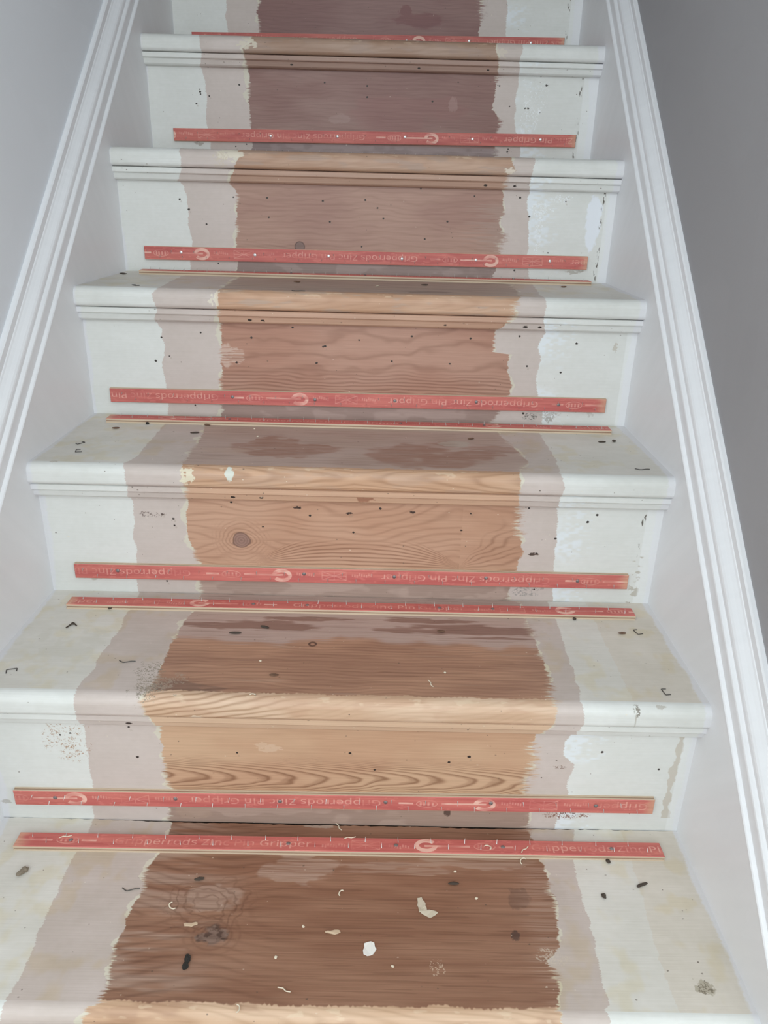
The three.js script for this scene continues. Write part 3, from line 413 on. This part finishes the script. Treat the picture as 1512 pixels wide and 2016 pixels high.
function gripper(name, label, o) {
  const t = new THREE.Group(); t.name = numbered(name); scene.add(t); tag(t, label, 'gripper strip', o.riser ? 'gripper strips nailed to the risers' : 'gripper strips nailed to the treads');
  const L = o.len * MM, Wd = 0.0205, r = rng(o.seed * 17 + 3), T = 0.0021;
  // three plies and the printed face; the face edges are eased
  mesh('lower_ply', box(L, T, Wd + 0.0006, 0, T / 2, 0), plyPale, t); mesh('middle_ply', box(L - 0.0006, T * 0.8, Wd - 0.0004, 0, T * 1.4, 0), plyDark, t); mesh('upper_ply', box(L, T, Wd + 0.0002, 0, T * 2.3, 0), plyPale, t);
  const yt = T * 2.8, h = 0.0006, e = 0.0008, a = L / 2, b = Wd / 2, fg = new THREE.BufferGeometry(), pos = [], uv = [], idx = [];
  const ringPts = [[[-a, yt, -b], [a, yt, -b], [a, yt, b], [-a, yt, b]], [[-a + e, yt + h, -b + e], [a - e, yt + h, -b + e], [a - e, yt + h, b - e], [-a + e, yt + h, b - e]]];
  const put = (p) => { pos.push(...p); uv.push((p[0] + a) / L, 1 - (p[2] + b) / Wd); };
  for (let q = 0; q < 4; q++) { const n = pos.length / 3, w = (q + 1) % 4; put(ringPts[0][q]); put(ringPts[0][w]); put(ringPts[1][w]); put(ringPts[1][q]); idx.push(n, n + 2, n + 1, n, n + 3, n + 2); }
  { const n = pos.length / 3; for (const p of ringPts[1]) put(p); idx.push(n, n + 2, n + 1, n, n + 3, n + 2); }
  fg.setAttribute('position', new THREE.Float32BufferAttribute(pos, 3)); fg.setAttribute('uv', new THREE.Float32BufferAttribute(uv, 2)); fg.setIndex(idx); fg.computeVertexNormals();
  const face = mesh('printed_face', fg, new THREE.MeshStandardMaterial({ map: printTex(o.len, o.phase, o.seed), roughness: 0.6 }), t); face.userData.label = 'red inked face with pale lettering';
  // two staggered rows of zinc pins leaning towards the corner of the step
  const pins = []; const ph = r() * 30;
  for (let row = 0; row < 2; row++) for (let x = -o.len / 2 + 12 + (row ? 19 : 0) + ph * 0.3; x < o.len / 2 - 6; x += 38) { const g = new THREE.ConeGeometry(0.00062, 0.0062, 5); g.translate(0, 0.0031, 0); g.rotateX(-0.45 - r() * 0.25); g.rotateZ((r() - 0.5) * 0.3); g.translate((x + r() * 2) * MM, yt + h - 0.0004, (row ? 0.0045 : -0.0042)); pins.push(g); }
  const pm = mesh('pins', mergeGeometries(pins), pinMat, t); pm.userData = { kind: 'stuff', label: 'two rows of thin slanting zinc pins' };
  for (const [nx, nz] of o.nails) { const g = mergeGeometries([new THREE.SphereGeometry(0.0026, 10, 5, 0, 6.2832, 0, 1.2), new THREE.CylinderGeometry(0.00225, 0.0012, 0.002, 10)]); const n = mesh('nail', g, o.bright ? nailBright : nailDull, t); n.scale.y = 0.5; n.position.set(nx * MM, yt + h + 0.0002, nz * MM); }
  if (o.riser) { const m = new THREE.Matrix4().makeBasis(new THREE.Vector3(-1, 0, 0), new THREE.Vector3(0, 0, 1), new THREE.Vector3(0, 1, 0)); t.quaternion.setFromRotationMatrix(m); t.quaternion.premultiply(new THREE.Quaternion().setFromAxisAngle(new THREE.Vector3(0, 0, 1), o.tilt)); t.position.set(o.cx * MM, topY(o.k - 1) + o.c * MM, riserZ(o.k)); }
  else { t.rotation.y = o.tilt; t.position.set(o.cx * MM, topY(o.k), riserZ(o.k + 1) + o.c * MM); }
  return t;
}
const ORD = ['lowest', 'second', 'third', 'fourth', 'fifth', 'sixth'];
const RS = [[1, -12.5, 744, 38.5, 0.0079, 41.9], [2, -2.6, 732, 33.5, 0.0023, 259.9], [3, -3.3, 737, 31, 0.0027, 264.6], [4, 0.6, 729, 30.7, 0.0019, 85.4], [5, 7.8, 728, 35.6, 0.0092, -9.8], [6, 8, 734, 32.5, 0.0105, -32]];
const RN = { 1: [-336.6, -197.2, -75.9, 46.7, 169.2, 291.4], 2: [-311.4, -65.8, 53.4, 174.6, 296.1], 3: [-190, -67.8, 50.9, 172, 294.5], 4: [-303.4, -182.3, -61.3, 59.3, 181, 302.6], 5: [-180.6, -59.8, 62.4, 184.6, 307.8], 6: [-300.3, -178.4, -57, 63.9, 187, 309.2] };
for (const [k, cx, len, c, tilt, ph] of RS)
  gripper('carpet_gripper', `red carpet gripper strip nailed across the ${ORD[k - 1]} riser${k > 1 ? ' up' : ''}, print upside down`, { riser: true, k, cx, len, c, tilt, phase: -(ph - cx), seed: k, bright: k > 3, nails: RN[k].map((x, i) => [-(x - cx), (((i * 37 + k * 11) % 5) - 2) * 0.5 + (k < 3 ? 2 : 1)]) });
const TS = [[0, -3.3, 737, 37, 0.005, -261, [-310.3, -63.3, 59.5, 181.8, 306.7]], [1, -0.5, 734, 36.5, 0.004, -78.3, [-128.8, -59.2, 112.7, 182.1]], [2, 0, 734, 37, 0.001, -160, [-190, 60, 182]], [3, 1, 728, 38, 0, 30, [-120, 0, 240]], [4, 8, 730, 36, 0, 90, [-60, 62, 184]]];
for (const [k, cx, len, c, tilt, ph, nl] of TS)
  gripper('carpet_gripper', `red carpet gripper strip lying along the back of the ${ORD[k]} tread${k > 0 ? ' up' : ''}`, { k, cx, len, c, tilt, phase: ph - cx, seed: 20 + k, nails: nl.map((x) => [x - cx, 0.5]) });

// ---------- debris left by the carpet ----------
const dk = std(new THREE.Color(0x4a4038), 0.9), blk = std(new THREE.Color(0x2c2926), 0.95), wire = std(new THREE.Color(0x5d5a57), 0.45, { metalness: 0.7 }), cream = std(new THREE.Color(0xe6dac4), 0.8), offw = std(new THREE.Color(0xeeece6), 0.7), plasterM = std(new THREE.Color(0xcfc4b0), 0.9), scrap = std(new THREE.Color(0x85796a), 0.85), tan = std(new THREE.Color(0xcdb59a), 0.85), brn = std(new THREE.Color(0x6a4f3e), 0.9);
function rock(sx, sy, sz, seed) { const g = new THREE.IcosahedronGeometry(1, 2), p = g.attributes.position; for (let i = 0; i < p.count; i++) { const x = p.getX(i), y = p.getY(i), z = p.getZ(i), n = 0.72 + 0.56 * vn(x * 1.9 + seed * 3.3 + 9, y * 1.9 + z * 2.3 + seed); p.setXYZ(i, x * n * sx * MM, y * n * sy * MM, z * n * sz * MM); } g.computeVertexNormals(); g.computeBoundingBox(); g.translate(0, -g.boundingBox.min.y, 0); return g; }
function tube(pts, r) { const c = new THREE.CatmullRomCurve3(pts.map((p) => new THREE.Vector3(p[0] * MM, p[1] * MM, p[2] * MM)), false, 'catmullrom', 0.15); return new THREE.TubeGeometry(c, 24, r * MM, 6, false); }
function flakeGeo(w, d, seed, th = 0.8) {
  const s = new THREE.Shape(), n = 13; for (let i = 0; i < n; i++) { const a = i / n * 6.2832, q = 0.62 + 0.6 * vn(i * 1.37 + seed * 5, seed); const x = Math.cos(a) * w / 2 * q * MM, y = Math.sin(a) * d / 2 * q * MM; if (i) s.lineTo(x, y); else s.moveTo(x, y); }
  const g = new THREE.ExtrudeGeometry(s, { depth: th * MM, bevelEnabled: true, bevelThickness: 0.2 * MM, bevelSize: 0.3 * MM, bevelSegments: 1 }); g.rotateX(-Math.PI / 2); const p = g.attributes.position; for (let i = 0; i < p.count; i++) p.setY(i, p.getY(i) + (p.getX(i) ** 2 + p.getZ(i) ** 2) * 18); g.computeVertexNormals(); g.computeBoundingBox(); g.translate(0, -g.boundingBox.min.y, 0); return g;
}
function curlGeo(len, seed) { const pts = []; for (let i = 0; i <= 6; i++) { const a = i / 6 * (2.4 + vn(seed, 3) * 1.8); pts.push([Math.sin(a) * len * 0.36, 0.7 + i * 0.25, -Math.cos(a) * len * 0.5]); } return tube(pts, 0.65); }
const KIND = {
  flakeW: (s) => ['paint_flake', 'paint flake', mergeGeometries([flakeGeo(13, 14, s, 1)]), offw], plaster: (s) => ['plaster_flake', 'plaster flake', (() => { const a = flakeGeo(9, 17, s, 0.7), b = flakeGeo(17, 10, s + 3, 0.7), d = flakeGeo(9, 9, s + 5, 0.7); a.translate(-0.0045, 0, -0.006); b.translate(0.003, 0, 0.0055); d.translate(-0.003, 0, 0.001); return mergeGeometries([a, b, d]); })(), plasterM],
  curl: (s) => ['wood_curl', 'wood shaving', curlGeo(6.5 + (s % 3), s), cream], shaving: (s) => ['wood_sliver', 'wood sliver', tube([[-6, 0.7, 1.4], [-2, 0.9, -0.4], [2, 0.8, 0.5], [7, 0.6, -1.2]], 0.55), cream], flakeT: (s) => ['wood_chip', 'wood chip', flakeGeo(15, 4.5, s, 0.4), tan],
  fluff: (s) => ['carpet_fluff', 'carpet fluff', mergeGeometries([rock(3.2, 1.6, 4.6, s), rock(2.9, 1.5, 4.2, s + 2).translate(-0.002, 0, 0.007)]), blk], splinter: (s) => ['wood_splinter', 'splinter', rock(5 + (s % 3), 1.1, 1.9, s), s % 3 ? dk : brn],
  plug: (s) => ['wood_scrap', 'wood scrap', mergeGeometries([rock(6.8, 2.6, 3, s), rock(3.2, 3, 3.6, s + 1).translate(0.004, 0, 0)]), scrap], twig: (s) => ['bent_wire', 'wire', tube([[-8, 0.6, -4], [-5, 0.7, 1], [-3, 0.7, 2.2], [4, 0.8, 2.4], [9, 0.6, 4]], 0.55), wire],
  lump: (s) => ['dirt_lump', 'dirt', rock(3.2, 1.4, 2.4, s), s % 2 ? dk : blk], frond: (s) => ['fibre_tuft', 'fibre tuft', mergeGeometries([0, 1, 2, 3, 4].map((i) => tube([[-5, 0.9, 5], [-1 + i, 1.2 + i * 0.3, 1 - i], [2 + i * 1.3, 1 + (i % 2), -6 + i * 2.4]], 0.8))), dk],
  staple: (s) => ['staple', 'staple', tube([[-5.2, 0.6, 5 + (s % 3)], [-5.5, 0.6, 0], [-5.1, 0.6, -1], [5.1, 0.6, -1.3], [5.5, 0.6, -0.4], [5.2, 0.6, 4]], 0.5), wire], chip: (s) => ['cream_chip', 'paint chip', rock(1.7, 0.8, 1.4, s), cream],
};
const LABEL = {
  flakeW: 'white curled paint flake lying on bare brown wood', plaster: 'ragged grey-cream flake of plaster on bare brown wood', curl: 'small curled cream wood shaving', shaving: 'thin straight cream wood sliver', flakeT: 'flat tan wood chip', fluff: 'black tuft of carpet fluff', splinter: 'small dark wood splinter', plug: 'grey-brown chewed scrap of wood on cream paint',
  twig: 'thin bent dark wire', lump: 'small dark lump of dirt', frond: 'dark tuft of torn fibres on cream paint', staple: 'bent grey wire staple', chip: 'tiny cream speck of paint',
};
const ONE = ['flakeW', 'plaster', 'fluff', 'plug', 'frond'];
const DEB = [['flakeW',0,32.2,163.4],['plaster',0,90.0,115.3],['curl',0,0.4,98.5],['shaving',0,-47.2,207.0],['curl',0,-89.0,226.2],['flakeT',0,-4.8,145.0],['flakeT',0,-150.7,139.5],['curl',0,-174.8,118.3],['fluff',0,-145.1,178.1],['splinter',0,-154.4,83.8],['plug',0,-348.5,80.6],['twig',0,-225.2,97.4],['lump',0,300.2,48.3],['splinter',0,328.5,80.1],['lump',0,283.1,95.6],['splinter',0,122.0,83.1],['curl',0,203.4,50.8],['chip',0,54.7,181.3],['shaving',0,-7.6,5.4],['chip',0,-59.7,174.1],['chip',0,-36.3,139.3],['chip',0,145.0,101.4],['chip',0,125.0,66.8],['twig',1,-253.7,164.2],['staple',1,-375.5,186.1],['frond',1,-346.3,90.0],['lump',1,-311.1,47.0],['splinter',1,-107.0,84.4],['splinter',1,-141.6,99.0],['splinter',1,-82.0,185.7],['curl',1,-100.2,224.9],['shaving',1,93.1,195.5],['splinter',1,339.6,79.7],['staple',1,358.8,75.3],['lump',1,287.0,47.4],['staple',1,351.8,201.1],['chip',1,110.5,173.4],['chip',1,-101.6,158.2],['splinter',1,111.8,84.7],['staple',2,-366.6,148.5],['staple',2,-360.0,180.6],['splinter',2,-343.3,77.5],['splinter',2,-228.6,90.2],['lump',2,-306.5,51.0],['splinter',2,-219.2,51.3],['splinter',2,342.8,86.5],['lump',2,361.0,82.6],['twig',2,364.6,199.0],['chip',2,-149.8,63.4],['chip',2,-139.8,99.8],['splinter',2,157.9,87.2],['staple',3,-323.7,204.0],['twig',3,-89.4,220.1],['splinter',3,-102.6,110.1],['splinter',3,-385.2,57.2],['shaving',3,20.1,137.6],['splinter',3,312.8,84.3],['splinter',3,93.3,106.7],['curl',0,164,39,6.9],['shaving',0,206,40,6.9,0.6],['shaving',0,6,28,6.9,0.05],['shaving',0,-318,35,6.9,0.1],];
const ANG = { flakeT: 0.1, flakeW: 0, plaster: 0, plug: 0.9, fluff: 0.2, twig: 0.4, frond: 0.3 };
const TORD = ['lowest tread', 'second tread up', 'third tread up', 'fourth tread up'];
const NOTE = {
  'curl,0,0': 'behind the tan chip', 'curl,0,-89': 'at the nosing edge', 'curl,0,-175': 'beside the upper knot', 'curl,0,203': 'in front of the gripper strip', 'chip,0,55': 'in front of the white paint flake', 'chip,0,-60': 'between the fluff and the white flake', 'chip,0,-36': 'beside the tan chip', 'chip,0,145': 'beside the plaster flake', 'chip,0,125': 'behind the brown splinter',
  'splinter,1,-107': 'on the grey stain', 'splinter,1,-142': 'behind the ring mark', 'splinter,1,-82': 'near the nosing', 'splinter,1,112': 'on the long dark stain', 'lump,0,300': 'touching the front of the gripper strip', 'lump,0,283': 'beside the taupe band', 'shaving,0,-47': 'in front of the fluff', 'shaving,0,-8': 'behind the gripper strip', 'splinter,0,-154': 'behind the upper knot', 'splinter,0,122': 'behind the plaster flake', 'splinter,2,-229': 'beside the wood edge', 'splinter,2,-219': 'touching the gripper strip', 'splinter,3,-103': 'behind the bent wire', 'splinter,3,93': 'by the dark knot', 'shaving,0,206': 'over the printed word', 'shaving,0,6': 'along its back edge', 'shaving,0,-318': 'over the printed bar', 'chip,1,111': 'beside the sliver', 'chip,1,-102': 'in front of the ring mark', 'chip,2,-150': 'close to the strip', 'chip,2,-140': 'on the red-brown stain', 'flakeT,0,-5': 'near the white paint flake', 'flakeT,0,-151': 'between the two knots', 'staple,2,-367': 'with long legs', 'staple,2,-360': 'nearer the nosing', 'staple,1,359': 'beside a dark splinter', 'staple,1,352': 'near the nosing',
};
DEB.forEach(([kd, k, x, z, lift, ang], i) => {
  const [name, cat, geo, mat] = KIND[kd](i + 1); const m = mesh(numbered(name), geo, mat, scene);
  m.position.set(x * MM, topY(k) + (lift || 0) * MM, riserZ(k + 1) + z * MM); m.rotation.y = ang !== undefined ? ang : ANG[kd] !== undefined ? ANG[kd] : (kd === 'splinter' ? (vn(i * 3.1, 2) - 0.5) * 0.9 : vn(i * 3.1, 2) * 5);
  const zone = x < -288 ? 'paint by the pale wall' : x < -212 || (x > 225 && x < 258) ? 'the taupe band' : x > 258 ? 'paint by the grey wall' : 'the bare wood', note = NOTE[`${kd},${k},${Math.round(x)}`];
  const where = lift ? `on the strip of the ${TORD[k]}` : `on ${zone}, ${TORD[k]}`;
  tag(m, ONE.includes(kd) ? `${LABEL[kd]}, ${TORD[k]}` : note ? `${LABEL[kd]} ${note}, ${lift ? 'on the strip of the ' : ''}${TORD[k]}` : `${LABEL[kd]} ${where}`, cat, ONE.includes(kd) ? undefined : `${cat} bits on the ${TORD[k]}`);
});

renderer.render(scene, camera);
